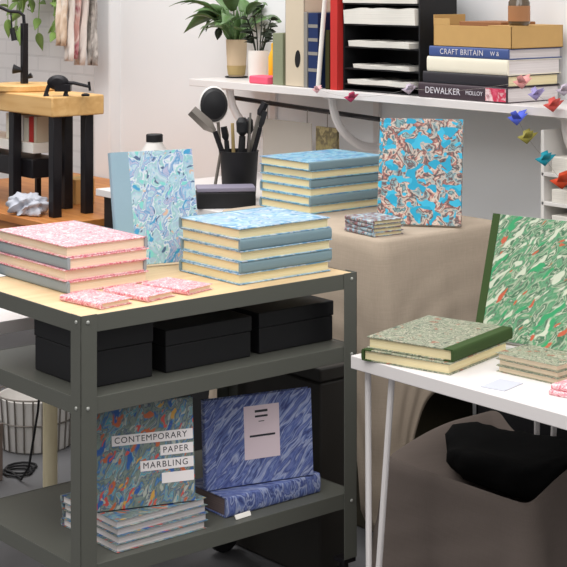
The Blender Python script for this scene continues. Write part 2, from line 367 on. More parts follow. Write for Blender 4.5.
# blue stack on trolley
b0 = book('pale blue marbled book on top of the trolley stack nearest the right end', .308, .26, .0282, 'm_ice', 'greyblue', 'cream_pg', quarter=.009, group='blue marbled books stacked on the trolley')
blab = [None, 'blue book second from top of the trolley stack, grey blue spine facing front', 'middle book of the blue trolley stack, cream page edges facing front', 'blue book fourth from top of the trolley stack, spine facing front', 'lowest book of the blue trolley stack, resting on the pine top']
bc = (.509+.154, .060+.13); brz = [-R90, R90, -R90, R90, -R90]
for i in range(5):
    z = ZT+(.0282+.0004)*(4-i); x, y = bc[0]+random.uniform(-.004, .004), bc[1]+random.uniform(-.003, .003)
    if i == 0: place(b0, x, y, z, brz[i])
    else: dup(b0, blab[i], (x, y, z), brz[i])
# standing blue book
def standing(o, base, rdeg, ldeg, L, W, T):
    m = stand(base, rdeg, ldeg)@Matrix.Translation((W/2, L/2, 0))
    o.matrix_world = m
sb = book('blue swirl marbled book with pale cloth spine standing upright on the trolley', .305, .24, .022, 'm_blue', 'skycloth', 'cream_pg', quarter=.052)
standing(sb, (.392, .452, ZT+.003), -14, 13, .305, .24, .022)
# small pink notebooks
def notebook(label, L, W, T, cover, pg, group): return book(label, L, W, T, cover, cover, pg, 'notebook', group, .02, 'pocket_notebook', .0015)
s0 = notebook('small pink marbled notebook nearest the trolley corner post', .15, .10, .013, 'm_pink', 'pale_pg', 'small pink notebooks on the trolley')
place(s0, .118, .122, ZT, .12)
for lab, x, y, r in (('small pink notebook in the middle of the row of three', .243, .122, .2), ('small pink notebook of the three nearest the blue stack', .362, .128, .25)):
    dup(s0, lab, (x, y, ZT), r)
# black boxes on the middle shelf
def lidbox(label, x, y, W, D, H):
    o = thing('black_box', label, 'box', (x, y, ZM), 0, 'black boxes on the middle shelf')
    bobj('body', 'black', o, (0, W, 0, D, 0, H*.62), bevel=.002)
    bobj('lid', 'black', o, (-.002, W+.002, -.002, D+.002, H*.62+.001, H), bevel=.002)
lidbox('black lidded box on the middle shelf behind the corner post', .063, .072, .185, .24, .135)
lidbox('black lidded box in the middle of the shelf row', .29, .075, .265, .25, .104)
lidbox('black lidded box at the right end of the shelf row', .587, .08, .252, .25, .105)
# bottom shelf
g = 'marbling paperbacks stacked on the bottom shelf'
k0 = book('multicolour marbled paperback on top of the stack on the bottom shelf', .265, .25, .0185, 'm_cpm', 'm_cpm', 'white_pg', 'book', g, .004, 'paperback_book', .0012)
kl = [None, 'white edged paperback second from top on the bottom shelf', 'white edged paperback third from top on the bottom shelf', 'lowest white edged paperback lying on the bottom shelf']
for i in range(4):
    x, y, z, r = .117+.125+random.uniform(-.003, .003), .03+.1325, ZB+.0188*(3-i), -R90
    x, y = .117+.1325+random.uniform(-.003, .003), .03+.125+random.uniform(-.003, .003)
    if i == 0: place(k0, x, y, z, r)
    else: dup(k0, kl[i], (x, y, z), r)
T_ = .0185
ZK = ZB+.0188*4+.001
cb = book('marbling book standing on the paperback stack, white title strips on cover', .247, .25, T_, 'm_cpm', 'm_cpm', 'white_pg', 'book', None, .004, 'paperback_book', .0012)
standing(cb, (.112, .123, ZK), -19.5, 6, .247, .25, T_)
cov = [c for c in cb.children if c.name.startswith('cover')][0]
def strip(x0, x1, yc, h, body, size, sp, off=.006):
    s = bobj('title_strip', 'striplabel', cov, (x0, x1, yc-h/2, yc+h/2, T_, T_+.0008), bevel=0)
    if body: text(body, size, 'ink', s, Matrix.Translation((x0+off, yc, T_+.0010)), sp)
hx = .1225
strip(hx-.203, hx, .037, .0245, 'CONTEMPORARY', .0205, 1.16)
strip(hx-.083, hx, .004, .0245, 'PAPER', .0205, 1.2)
strip(hx-.134, hx, -.029, .0245, 'MARBLING', .0205, 1.2)
strip(hx-.081, hx, -.062, .0245, None, 0, 1)
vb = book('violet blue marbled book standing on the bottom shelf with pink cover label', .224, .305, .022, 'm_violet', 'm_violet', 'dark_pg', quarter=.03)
standing(vb, (.452, .143, ZB+.0515), -14.4, 4, .224, .305, .022)
vc = [c for c in vb.children if c.name.startswith('cover')][0]
lb = bobj('cover_label', 'pinklabel', vc, (-.042, .058, -.05, .085, .022, .0228), bevel=0)
for (a, b, y, h) in ((-.011, .025, .07, .006), (-.011, .025, .057, .005), (-.001, .015, .044, .002), (-.027, .045, .008, .005)):
    bobj('print_line', 'ink', lb, (a, b, y-h/2, y+h/2, .0227, .0232), bevel=0)
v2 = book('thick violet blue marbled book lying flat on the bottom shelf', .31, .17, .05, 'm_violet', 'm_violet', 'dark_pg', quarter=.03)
place(v2, .458+.155, .05+.085, ZB, R90)
pt = bobj('price_card', 'paper', None, (-.025, .025, -.001, .001, 0, .012), bevel=0); pt.location = (.495, .028, ZB); pt.rotation_euler = (-.5, 0, .05)
tag(pt, 'small white price card below the violet blue book on the bottom shelf', 'card')
# ================================================================== LINEN COVERED TABLE
def drape(x0, x1, y0, y1, zt, zb, rad, amp, flare, nf, seed, sag=0., n=240, nr=26, hem=None, rim=0.):
    rnd = random.Random(seed); bm = bmesh.new(); cx, cy = (x0+x1)/2, (y0+y1)/2
    hx_, hy_ = (x1-x0)/2-rad, (y1-y0)/2-rad
    per = []
    segs = [(hx_, -hy_-rad, -1), ]
    total = 4*(hx_+hy_)+2*PI*rad
    for i in range(n):
        s = total*i/n
        for (L_, kind, q) in ((2*hx_, 'b', 0), (PI*rad/2, 'c', 0), (2*hy_, 'r', 0), (PI*rad/2, 'c', 1), (2*hx_, 't', 0), (PI*rad/2, 'c', 2), (2*hy_, 'l', 0), (PI*rad/2, 'c', 3)):
            if s <= L_: break
            s -= L_
        if kind == 'b': p, nn = (-hx_+s, -hy_-rad), (0, -1)
        elif kind == 'r': p, nn = (hx_+rad, -hy_+s), (1, 0)
        elif kind == 't': p, nn = (hx_-s, hy_+rad), (0, 1)
        elif kind == 'l': p, nn = (-hx_-rad, hy_-s), (-1, 0)
        else:
            c = ((hx_, -hy_), (hx_, hy_), (-hx_, hy_), (-hx_, -hy_))[q]; a = -PI/2+q*PI/2+s/rad
            nn = (math.cos(a), math.sin(a)); p = (c[0]+rad*nn[0], c[1]+rad*nn[1])
        corner = 1 if kind == 'c' else 0
        per.append((p, nn, corner))
    ph = [rnd.uniform(0, 6.28) for _ in range(6)]
    def fold(i):
        t = 2*PI*i/n
        return (math.sin(nf*t+ph[0])+.6*math.sin((nf*1.7//1)*t+ph[1])+.4*math.sin((nf*.5//1)*t+ph[2]))/2
    rings = []
    for s in (.02, .3, .6, .85, .97, .995):
        rings.append([bm.verts.new((cx+p[0]*s, cy+p[1]*s, zt-sag*(1-s*s)-(0 if s < .99 else .0015))) for p, nn, c in per])
    for k in range(1, nr+1):
        t = k/nr
        ring = []
        for i, (p, nn, c) in enumerate(per):
            # distance to the nearest corner makes deeper hanging cones there
            dc = min(math.hypot(p[0]-sx*(hx_+rad), p[1]-sy*(hy_+rad)) for sx in (-1, 1) for sy in (-1, 1))
            zb_ = zb if hem is None else hem-(hem-zb)*math.exp(-(dc/.085)**1.3)
            z = zt-(zt-zb_)*t
            cone = math.exp(-(dc/.07)**2)
            o = flare*t+amp*(t**1.1)*(fold(i)+.9)+cone*flare*1.1*t
            o += .003*math.sin(31*t+i*.21)*t
            o += .004 if k == 1 else .006
            ring.append(bm.verts.new((cx+p[0]+nn[0]*o, cy+p[1]+nn[1]*o, z if k > 1 else max(z, zt-.012))))
        rings.append(ring)
    for a, b in zip(rings, rings[1:]):
        for i in range(n): bm.faces.new((a[i], a[(i+1) % n], b[(i+1) % n], b[i]))
    bm.faces.new(rings[0])
    if rim:     # the cloth stands up in a rim on three sides of the hollow top
        for v in bm.verts:
            fx = min(1, max(0, (v.co.x-x0)/(x1-x0))); e = min(abs(v.co.y-y0), abs(v.co.y-y1))
            if v.co.y < y0 or v.co.y > y1: e = 0
            top = max(0, (v.co.z-zb)/(zt-zb))
            v.co.z += rim*math.sin(min(1, fx*1.5)*PI/2)*math.exp(-(e/.05)**2)*top*(1 if v.co.y < cy else .6)
    return bm
CT = thing('covered_table', 'table draped to the floor in beige linen behind the trolley', 'table')
bm = drape(1.175, 1.70, .245, 1.02, .9, .03, .025, .010, .02, 13, 3, hem=.46)
obj('linen_cloth', bm, 'linen', CT, 0, 60, .0015)
bobj('tabletop', 'white', CT, (1.19, 1.69, .26, 1.0, .865, .892))
for x in (1.22, 1.66):
    for y in (.29, .97): bobj('leg', 'blackmetal', CT, (x-.02, x+.02, y-.02, y+.02, 0, .865))
ZC = .902
c0 = book('blue marbled book on top of the stack on the linen table', .335, .26, .0275, 'm_sky', 'greyblue', 'cream_pg', quarter=.009, group='blue marbled books stacked on the linen table')
clab = [None, 'second blue book from top on the linen table, page edges outward', 'third blue book from top on the linen table, grey blue spine outward', 'third blue book from bottom on the linen table, page edges outward', 'second blue book from bottom on the linen table', 'lowest blue book of the stack resting on the linen cloth']
crz = [R90, -R90]*3
for i in range(6):
    x, y, z = 1.325+.1675+random.uniform(-.004, .004), .735+.13+random.uniform(-.003, .003), ZC+.0278*(5-i)
    if i == 0: place(c0, x, y, z, crz[i])
    else: dup(c0, clab[i], (x, y, z), crz[i])
cy = book('bright cyan stone marbled book standing upright on the linen table', .325, .258, .022, 'm_cyan', 'm_cyan', 'cream_pg', quarter=.012)
standing(cy, (1.355, .455, ZC+.001), -52, 12, .325, .258, .022)
n0 = notebook('top speckled blue notebook in front of the cyan book', .14, .115, .0115, 'm_small', 'cream_pg', 'small speckled notebooks on the linen table')
nl = [None, 'second speckled notebook from top in front of the cyan book', 'third speckled notebook from top in front of the cyan book', 'lowest speckled notebook, on the linen in front of cyan book']
for i in range(4):
    x, y, z = 1.242+random.uniform(-.003, .003), .35+random.uniform(-.003, .003), ZC+.0118*(3-i)
    if i == 0: place(n0, x, y, z, -.12)
    else: dup(n0, nl[i], (x, y, z), -.12+random.uniform(-.04, .04))
uc = thing('shade_mass', 'added dark olive shade chest standing under the linen covered table', 'mass', (1.25, .33, 0))  # added dark volume, imitates the shade under the linen table
bobj('body', 'shademass', uc, (0, .40, 0, .62, 0, .70), bevel=.006); bobj('lid', 'shademass', uc, (-.006, .406, -.006, .626, .701, .75), bevel=.005)
dc = thing('shade_infill', 'added dark shade crate standing between the trolley and the linen table', 'infill', (.868, .17, 0))  # added dark box, makes the gap behind the trolley look shaded
bobj('body', 'infill', dc, (.005, .11, 0, .42, 0, .55), bevel=.008); bobj('lid', 'infill', dc, (0, .116, -.006, .426, .551, .59), bevel=.006)
bobj('handle', 'black', dc, (-.006, .0048, .15, .29, .42, .45), bevel=.004)
bk = thing('shade_backdrop', 'added black shade tub standing behind the grey draped box under the white table', 'tub', (1.42, -.88, 0))  # added black block, covers the lit wall to imitate shade under the table
bobj('body', 'black', bk, (0, .28, 0, .98, 0, .60), bevel=.008); bobj('lid', 'black', bk, (-.008, .288, -.008, .988, .601, .64), bevel=.006)
# ================================================================== WHITE TABLE
WT = thing('white_table', 'white topped table with thin rod legs at the right', 'table')
bobj('tabletop', 'white', WT, (.621, 1.33, -1.62, -.232, .708, .74), bevel=.002)
def hairpin(cx, cy, dx, dy):
    bm = bmesh.new(); zt = .707
    tube(bm, [(cx, cy, zt), (cx, cy-.004*dy, .02), (cx, cy-.008*dy, .008), (cx, cy-.014*dy, .008), (cx, cy-.018*dy, .02), (cx, cy-.085*dy, zt)], .0078, 10)
    box(bm, cx-.02, cx+.02, min(cy+.015*dy, cy-.10*dy), max(cy+.015*dy, cy-.10*dy), zt-.003, zt+.0008)
    obj('leg', bm, 'white', WT, 0)
hairpin(.662, -.25, 1, 1); hairpin(1.28, -.25, -1, 1); hairpin(.662, -1.60, 1, -1); hairpin(1.28, -1.60, -1, -1)
ZW = .74
g0 = book('sage marbled book with dark green spine on top of two at the white table corner', .29, .24, .0285, 'm_sage', 'dkgreen', 'cream_pg', quarter=.028)
place(g0, .793, -.368, ZW+.0275, R90+.25)
g1 = book('lower of two sage marbled books at the white table corner, page edges out', .285, .245, .027, 'm_sage', 'dkgreen', 'cream_pg', quarter=.028)
place(g1, .777, -.368, ZW, -R90+.24)
gs = book('green feather marbled book with dark green spine standing on white table', .315, .30, .02, 'm_green', 'dkgreen', 'cream_pg', quarter=.024)
standing(gs, (.99, -.302, ZW+.003), -78, 18, .315, .30, .02)
m0 = notebook('top small sage notebook on the white table', .175, .125, .0145, 'm_sage', 'pale_pg', 'small sage notebooks on the white table')
ml = [None, 'middle small sage notebook of the white table stack', 'lowest small sage notebook, lying on the white table']
for i in range(3):
    x, y, z = .845+random.uniform(-.004, .004), -.642+random.uniform(-.004, .004), ZW+.0148*(2-i)
    if i == 0: place(m0, x, y, z, PI+.08)
    else: dup(m0, ml[i], (x, y, z), PI+.08+random.uniform(-.05, .05))
q0 = notebook('small coral marbled notebook at the right edge of the white table', .14, .10, .011, 'm_pink', 'pale_pg', 'coral notebooks on the white table'); place(q0, .775, -.838, ZW, .15)
dup(q0, 'upper small coral marbled notebook at the right edge of the white table', (.78, -.84, ZW+.0112), .1); q0['label'] = 'lower small coral marbled notebook at the right edge of the white table'
cdm = bobj('business_card', 'greycard', None, (-.042, .042, -.03, .03, 0, .002), bevel=0); cdm.location = (.695, -.657, ZW); cdm.rotation_euler = (0, 0, .22)
tag(cdm, 'grey blue card lying flat on the white table beside the small notebooks', 'card')
# cloth draped box below the table
gb = thing('draped_box', 'box draped in dark grey cloth under the white table', 'box')
bm = drape(.90, 1.32, -.56, -.065, .40, .004, .025, .018, .03, 9, 11, .08, rim=.085)
obj('cloth', bm, 'felt', gb, 0, 60, .0015)
bobj('carton', 'taupe', gb, (.925, 1.295, -.535, -.09, 0, .28))
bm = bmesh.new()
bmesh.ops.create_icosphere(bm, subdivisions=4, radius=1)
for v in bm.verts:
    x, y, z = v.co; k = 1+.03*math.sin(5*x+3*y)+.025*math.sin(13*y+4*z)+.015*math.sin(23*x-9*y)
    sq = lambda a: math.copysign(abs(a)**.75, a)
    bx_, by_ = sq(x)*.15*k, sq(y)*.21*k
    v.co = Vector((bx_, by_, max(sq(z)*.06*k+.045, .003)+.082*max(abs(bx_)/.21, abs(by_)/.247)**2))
filler = obj('shade_filler', bm, 'shadecloth', None, 0, 80); filler.location = (1.14, -.32, .325); tag(filler, 'added dark shade bag on the grey cloth under the white table', 'filler')  # added dark blob, fills the cloth hollow where only deep shade lies
# ================================================================== WALL SHELF
ZS, AF = 1.262, 1.74
sh = thing('wall_shelf', 'long white wall shelf with curved brackets and a black rail', 'shelf')
bobj('board', 'white', sh, (AF, WA-.001, -.35, 1.965, ZS-.028, ZS), bevel=.002)
for y in (1.19, 1.80, .1):
    bm = bmesh.new(); pts = []
    for i in range(9):
        a = PI/2*i/8; pts.append((WA-.012-.22*math.sin(a), y, ZS-.03-.20+.20*math.sin(a)*0+.2*(1-math.cos(a))))
    tube(bm, pts, .016, 10); box(bm, WA-.014, WA-.001, y-.016, y+.016, ZS-.28, ZS-.03); box(bm, AF+.05, WA-.002, y-.016, y+.016, ZS-.038, ZS-.0285)
    obj('bracket', bm, 'white', sh, .001)
bm = bmesh.new(); tube(bm, [(1.88, 1.86, 1.186), (1.88, 1.0, 1.157)], .009, 10); obj('rail', bm, 'blackmetal', sh)
# hanging sleeve + print
def at_a(px, py, a):
    k = (px-CX)/F; d = (a-CAM.x)/(sT+k*cT); return Vector((a, CAM.y+(cT-k*sT)*d, CAM.z-(py-YH)/F*d))
def hang(name, label, cat, px0, px1, py0, py1, a, mat, th=.003, hooks=2):
    p, q = at_a(px0, py0, a), at_a(px1, py1, a); y1, y0 = p.y, q.y; z1, z0 = p.z, q.z
    o = thing(name, label, cat, (a, (y0+y1)/2, z0)); h = z1-z0; w = abs(y1-y0)/2
    bobj('sheet', mat, o, (-th/2, th/2, -w, w, 0, h), bevel=.0005)
    rail_z = 1.157+((y0+y1)/2-1.0)/.86*.029
    bm = bmesh.new()
    for s in ([-.5, .5] if hooks == 2 else [0]):
        top = rail_z+.0095+s*w*2*.0337-z0
        tube(bm, [(0, s*w*2*.9*.9, h-.012), (0, s*w*1.62, h+.01), (.0, s*w*1.62, max(top-.02, h+.012)), (1.88-a, s*w*1.62, max(top, h+.016)), (1.88-a+.010, s*w*1.62, max(top-.012, h+.01))], .0018, 6)
    obj('hook', bm, 'steel', o)
    return o
hang('document_sleeve', 'clear grey document sleeve hanging from the rail under the wall shelf', 'sleeve', 263, 312, 118, 185, 1.868, 'clear')
hang('hanging_print', 'small olive brown print hanging beside the bracket under the wall shelf', 'print', 317, 338, 126, 158, 1.868, 'olive', .012, 1)
# --- plants
def blade(bm, base, direction, length, width, droop, roll=0, n=8):
    d = Vector(direction).normalized(); side = d.cross(Vector((0, 0, 1)))
    side = side.normalized() if side.length > .05 else Vector((1, 0, 0)); side.rotate(Matrix.Rotation(roll, 3, d))
    prev = None
    for i in range(n+1):
        t = i/n; p = Vector(base)+d*length*t+Vector((0, 0, -droop*length*t*t)); w = width*math.sin(PI*min(1, .06+.94*t)**.8)*.5+.0006
        nrm = side.cross(d).normalized()
        row = [bm.verts.new(p-side*w+nrm*w*.25), bm.verts.new(p), bm.verts.new(p+side*w+nrm*w*.25)]
        if prev:
            for k in range(2): bm.faces.new((prev[k], prev[k+1], row[k+1], row[k]))
        prev = row
pp = thing('potted_plant', 'broad leaved plant in a sand coloured pot on the wall shelf', 'plant', (1.93, 1.90, ZS))
bm = bmesh.new(); lathe(bm, [(.032, .006), (.037, .03), (.041, .10), (.043, .155), (.039, .155), (.037, .14), (0, .14)], 32); pot = obj('pot', bm, 'pot', pp)
bm = bmesh.new(); lathe(bm, [(.0345, .012), (.0352, .012), (.0395, .05), (.0388, .05)], 32); obj('band', bm, 'potband', pot)
bm = bmesh.new(); lathe(bm, [(.03, 0), (.045, .001), (.047, .006), (.03, .006)], 28); obj('saucer', bm, 'rubber', pp)
bm = bmesh.new(); lathe(bm, [(0, .138), (.036, .138), (.036, .146), (0, .148)], 20); obj('soil', bm, 'soil', pp)
bm = bmesh.new(); rnd = random.Random(5)
for i in range(26):
    a = rnd.uniform(0, 2*PI); r = rnd.uniform(.005, .03); up = rnd.uniform(.9, 2.5); L_ = rnd.uniform(.10, .26)
    b = Vector((r*math.cos(a), r*math.sin(a), .146)); d = Vector((math.cos(a), math.sin(a), up)).normalized(); tip = b+d*L_*.55
    tube(bm, [b, tip], .0022, 6); blade(bm, tip, (math.cos(a), math.sin(a), up*.5), L_*.9, rnd.uniform(.05, .075), .5, rnd.uniform(-.5, .5))
blade(bm, (-.03, .04, .27), (-.35, .75, .05), .19, .075, .55, .9); tube(bm, [(0, .01, .146), (-.03, .04, .27)], .0025, 6)
blade(bm, (-.02, .05, .24), (-.3, .7, .2), .13, .06, .9, -.4); tube(bm, [(0, .01, .146), (-.02, .05, .24)], .0025, 6)
for i in range(9):
    a = rnd.uniform(0, 2*PI); blade(bm, (.02*math.cos(a), .02*math.sin(a), .146), (math.cos(a)*.3, math.sin(a)*.3, 1), rnd.uniform(.10, .16), .045, .05, a)
for v in bm.verts: v.co.x = min(v.co.x, .105); v.co.y = max(v.co.y, -.17) if v.co.z < .22 else v.co.y
obj('foliage', bm, 'leaf', pp, 0, 60, .0012)
bm = bmesh.new(); blade(bm, (-.03, .075, .20), (-.1, .15, -1), .05, .03, 0, 1.2); tube(bm, [(0, .01, .2), (-.02, .05, .225), (-.03, .075, .20)], .0018, 6)
blade(bm, (-.02, .16, .24), (-.1, .2, -1), .06, .012, 0, 1.2); tube(bm, [(0, .02, .22), (-.02, .1, .27), (-.02, .16, .24)], .0018, 6)
obj('dead_leaf', bm, 'darkleaf', pp, 0, 60, .001)['label'] = 'dark withered leaf'
wp = thing('potted_plant', 'small thin stemmed plant in a white pot on the wall shelf', 'plant', (1.87, 1.68, ZS))
bm = bmesh.new(); lathe(bm, [(.035, 0), (.042, .02), (.044, .10), (.041, .12), (.037, .12), (.035, .105), (0, .105)], 32); obj('pot', bm, 'potwhite', wp)
bm = bmesh.new(); lathe(bm, [(0, .104), (.035, .104), (.035, .109), (0, .11)], 20); obj('soil', bm, 'soil', wp)
bm = bmesh.new(); rnd = random.Random(9)
for i in range(9):
    a = rnd.uniform(0, 2*PI); h = rnd.uniform(.09, .20); b = Vector((.012*math.cos(a), .012*math.sin(a), .108)); tp = b+Vector((math.cos(a)*.035, math.sin(a)*.035, h))
    tube(bm, [b, (b+tp)/2+Vector((.006, .004, .01)), tp], .002, 6)
    for q in range(4): a2 = a+rnd.uniform(-1.2, 1.2); blade(bm, b.lerp(tp, .4+.2*q), (math.cos(a2), math.sin(a2), .5), rnd.uniform(.035, .06), .022, .4, rnd.uniform(-1, 1))
obj('foliage', bm, 'darkleaf', wp, 0, 60, .001)
pk = bobj('pink_sponge', 'pinkpad', None, (-.035, .035, -.055, .055, 0, .03), bevel=.006); pk.location = (1.79, 1.545, ZS); tag(pk, 'hot pink sponge block at the front of the wall shelf', 'sponge')
yb = thing('yellow_bottle', 'yellow bottle behind the pink sponge on the wall shelf', 'bottle', (1.85, 1.56, ZS))
bm = bmesh.new(); lathe(bm, [(.022, 0), (.024, .004), (.024, .10), (.012, .13)], 24); obj('body', bm, 'yellow', yb)
bm = bmesh.new(); lathe(bm, [(.013, .128), (.013, .15), (.006, .155), (.004, .175)], 20); obj('cap', bm, 'yellow', yb)
# --- upright files and books
def upright(name, label, cat, px0, px1, pyt, mat, a=1.76, depth=.2, pg='white_pg', lean=0, group=None):
    p0_, p1_ = at_a(px0, pyt, a), at_a(px1, pyt, a); w = abs(p0_.y-p1_.y); h = p0_.z-ZS
    o = thing(name, label, cat, (a, p1_.y, ZS), 0, group); o.rotation_euler = (lean, 0, 0)
    w -= .001
    bobj('cover', mat, o, (0, .003, 0, w, 0, h), (0, depth, 0, .003, 0, h), (0, depth, w-.003, w, 0, h))
    bobj('page_block', pg, o, (.004, depth-.004, .0035, w-.0035, .003, h-.004))
    return o
upright('sage_book', 'sage green book standing beside the yellow bottle', 'book', 272.5, 283, 33, 'sagebook', 1.77, .12)
mf = thing('magazine_file', 'tall cream magazine file with dark finger hole on the wall shelf', 'file', (1.765, 1.285, ZS))
bobj('body', 'creambox', mf, (0, .004, 0, .108, 0, .44), (0, .24, 0, .004, 0, .44), (0, .24, .104, .108, 0, .44), (.236, .24, 0, .108, 0, .44), (0, .24, 0, .108, 0, .004), (0.03, .24, .003, .105, .435, .44))
bm = bmesh.new(); lathe(bm, [(0, 0), (.0155, 0), (.0155, .0008), (0, .0008)], 24, mat=Matrix.Translation((-.0003, .036, .103))@Matrix.Rotation(.08, 4, 'X')@Matrix.Diagonal((1, 1, 2.1, 1))@Matrix.Rotation(-R90, 4, 'Y')); obj('finger_hole', bm, 'black', mf)
u = upright('grey_book', 'thin grey book standing against the cream magazine file', 'book', 303.5, 307.5, 12, 'greycover')
u = upright('navy_book', 'tall navy book with patterned spine beside the thin grey book', 'book', 308, 318, 13, 'navy')
for zz in (.06, .12, .17, .22): bobj('spine_band', 'greycover', u, (-.0007, 0, .002, .055, zz, zz+.012), bevel=0)
ol = upright('dark_olive_book', 'thin dark olive book beside the red upright board', 'book', 325, 329.5, 30, 'darkolive')
wr = thing('white_tube', 'slim white paper tube leaning between navy and olive books', 'tube', (1.752, 1.192, ZS))
bm = bmesh.new(); tube(bm, [(0, 0, .004), (.0, -.042, .36)], .0085, 12); obj('roll', bm, 'paper', wr)
rb_ = upright('red_folder', 'red upright folder against the left side of the black paper tray', 'folder', 330, 337.5, -20, 'red', 1.755, .2)
# --- black letter tray
LT = thing('letter_tray', 'black multi level letter tray full of papers on the wall shelf', 'tray', (1.78, .70, ZS))
zl = [.026, .082, .158, .238, .312, .39]; lw = .388; ld = .18
bobj('body', 'black', LT, (0, ld, 0, .006, 0, .40), (0, ld, lw-.006, lw, 0, .40), (ld-.006, ld, 0, lw, 0, .40), (0, ld, 0, lw, .0, .006))
for z in zl: bobj('tray', 'black', LT, (.002, ld-.006, .006, lw-.006, z-.006, z), bevel=.0005)
pl = [('white sheets on the lowest level of the black letter tray', .02, .37, .016), ('white sheets on the second level up of the black letter tray', .02, .345, .012), ('cream sheets on the third level up of the black letter tray', .02, .365, .02), ('thick cream paper pile curling from the fourth level of the letter tray', .0, .38, .056), ('cream paper pile near the top of the black letter tray', .0, .38, .035)]
for i, (lab, y0, y1, h) in enumerate(pl):
    bm = bmesh.new(); n = 20; up = []; lo = []
    for k in range(n+1):
        y = y0+.012+(y1-y0-.024)*k/n; w_ = .004*math.sin(k*.9+i*2)+(.02*max(0, (k-15)/5)**2 if i in (3,) else 0)
        f = -.012-.01*math.sin(k*.5+i)
        hh = h+w_*.5
        up.append((bm.verts.new((f, y, hh-(.016*max(0, (k-14)/6)**2 if i == 3 else 0))), bm.verts.new((ld-.02, y, hh)))); lo.append((bm.verts.new((f+.003, y, 0)), bm.verts.new((ld-.02, y, 0))))
    for k in range(n):
        bm.faces.new((up[k][0], up[k+1][0], up[k+1][1], up[k][1])); bm.faces.new((lo[k][1], lo[k+1][1], lo[k+1][0], lo[k][0]))
        bm.faces.new((lo[k][0], lo[k+1][0], up[k+1][0], up[k][0])); bm.faces.new((up[k][1], up[k+1][1], lo[k+1][1], lo[k][1]))
    bm.faces.new((lo[0][0], up[0][0], up[0][1], lo[0][1])); bm.faces.new((lo[n][1], up[n][1], up[n][0], lo[n][0]))
    o = obj('paper_pile', bm, 'paperedge', None, 0, 40); o.location = (1.78, .70, ZS+zl[i]+.0005); tag(o, lab, 'papers', 'paper piles in the letter tray')
# --- lying books and box
def jacket(label, y0, y1, z, T, d, mat, pg, a=1.76):
    L_ = y1-y0; o = book(label, L_, d, T, mat, mat, pg, 'book', 'large books stacked on the wall shelf', .02)
    place(o, a+d/2, (y0+y1)/2, z, 0); return o
def spine_text(o, body, size, y_from_left, zc, W, mat, sp=1):
    sp_o = [c for c in o.children if c.name.startswith('spine')][0]
    m = Matrix(((0, 0, -1, -W/2-.0012), (-1, 0, 0, y_from_left), (0, 1, 0, zc), (0, 0, 0, 1)))
    return text(body, size, mat, sp_o, m, sp)
j1 = jacket('plum black book with white spine title at bottom of the shelf stack', .292, .685, ZS, .050, .26, 'plumjkt', 'white_pg')
spine_text(j1, 'DEWALKER', .030, .165, .025, .26, 'paleink', 1.05); spine_text(j1, 'MOLLOY', .019, -.02, .025, .26, 'paleink', 1)
sp_o = [c for c in j1.children if c.name.startswith('spine')][0]
bobj('flower_print', 'flower', sp_o, (-.1335, -.1312, -.196, -.11, .005, .046), bevel=0)
j2 = jacket('charcoal black book on the plum book in the shelf stack', .29, .665, ZS+.0508, .037, .255, 'blackjkt', 'cream_pg')
j3 = jacket('thick ivory white book in the middle of the shelf stack', .287, .645, ZS+.0885, .050, .26, 'ivory', 'white_pg')
j4 = jacket('blue book with pale lettering under the cardboard box', .285, .635, ZS+.139, .034, .262, 'bluejkt', 'white_pg')
spine_text(j4, 'CRAFT BRITAIN', .026, .125, .017, .262, 'paleink', 1.08); spine_text(j4, 'W &', .02, -.1, .017, .262, 'paleink', 1)
bxz = ZS+.1735
cbx = thing('cardboard_box', 'open cardboard box with raised flap on the shelf book stack', 'box', (1.765, .275, bxz))
W_, D_, H_ = .345, .25, .07
bobj('body', 'cardboard', cbx, (0, .003, 0, W_, 0, H_), (0, D_, 0, .003, 0, H_), (D_-.003, D_, 0, W_, 0, H_), (0, D_, W_-.003, W_, 0, H_), (0, D_, 0, W_, 0, .003), bevel=.0008)
bobj('flap', 'cardboard', cbx, (0, .003, W_-.075, W_-.003, H_, H_+.022), (0, .15, W_-.003, W_, H_, H_+.034), bevel=.0008)
bobj('contents', 'cardboard_in', cbx, (.06, D_-.02, .1, W_-.06, .004, H_+.012), bevel=.002)
bobj('top_panel', 'cardboard', cbx, (.0, D_, 0, .1, H_, H_+.003), bevel=.0005)
jr = thing('glass_jar', 'dark glass jar with brown label on the cardboard box', 'jar', (1.80, .33, bxz+H_+.0032))
jr.location = (1.835, .305, bxz+H_+.0032); jr.scale = (1.15, 1.15, 1.15)
bm = bmesh.new(); lathe(bm, [(.026, 0), (.03, .005), (.03, .065), (.018, .085), (.018, .10)], 28); obj('body', bm, 'glass', jr)
bm = bmesh.new(); lathe(bm, [(.0304, .012), (.0308, .012), (.0308, .055), (.0304, .055)], 28); obj('jar_label', bm, 'brownlabel', jr)
bm = bmesh.new(); lathe(bm, [(.021, .097), (.021, .125), (.015, .128), (0, .128)], 24); obj('lid', bm, 'navy', jr)
# --- garland of paper birds
def bird(label, px, py, key, size, rz, a=1.70):
    o = thing('paper_bird', label, 'paper bird', at_a(px, py, a), rz, 'origami birds strung before the wall shelf')
    s = size*1.15; P_ = lambda *v: Vector(v)*s
    bm = bmesh.new()
    nose, tail, top, bot = P_(0, .5, .05), P_(0, -.55, .28), P_(0, -.05, .22), P_(0, 0, -.3)
    vs = {k: bm.verts.new(v) for k, v in dict(n=nose, t=tail, u=top, b=bot).items()}
    bm.faces.new((vs['n'], vs['u'], vs['b'])); bm.faces.new((vs['u'], vs['t'], vs['b']))
    obj('body', bm, 'bird_'+key, o, 0, 10, .0008)
    for sx in (-1, 1):
        bm = bmesh.new(); v = [bm.verts.new(P_(*c)) for c in ((sx*.02, .2, .0), (sx*.02, -.25, .03), (sx*.5, -.22, .42), (sx*.38, .12, .30))]
        bm.faces.new((v[0], v[1], v[2], v[3])); obj('wing', bm, 'bird_'+key, o, 0, 10, .0008)
    return o
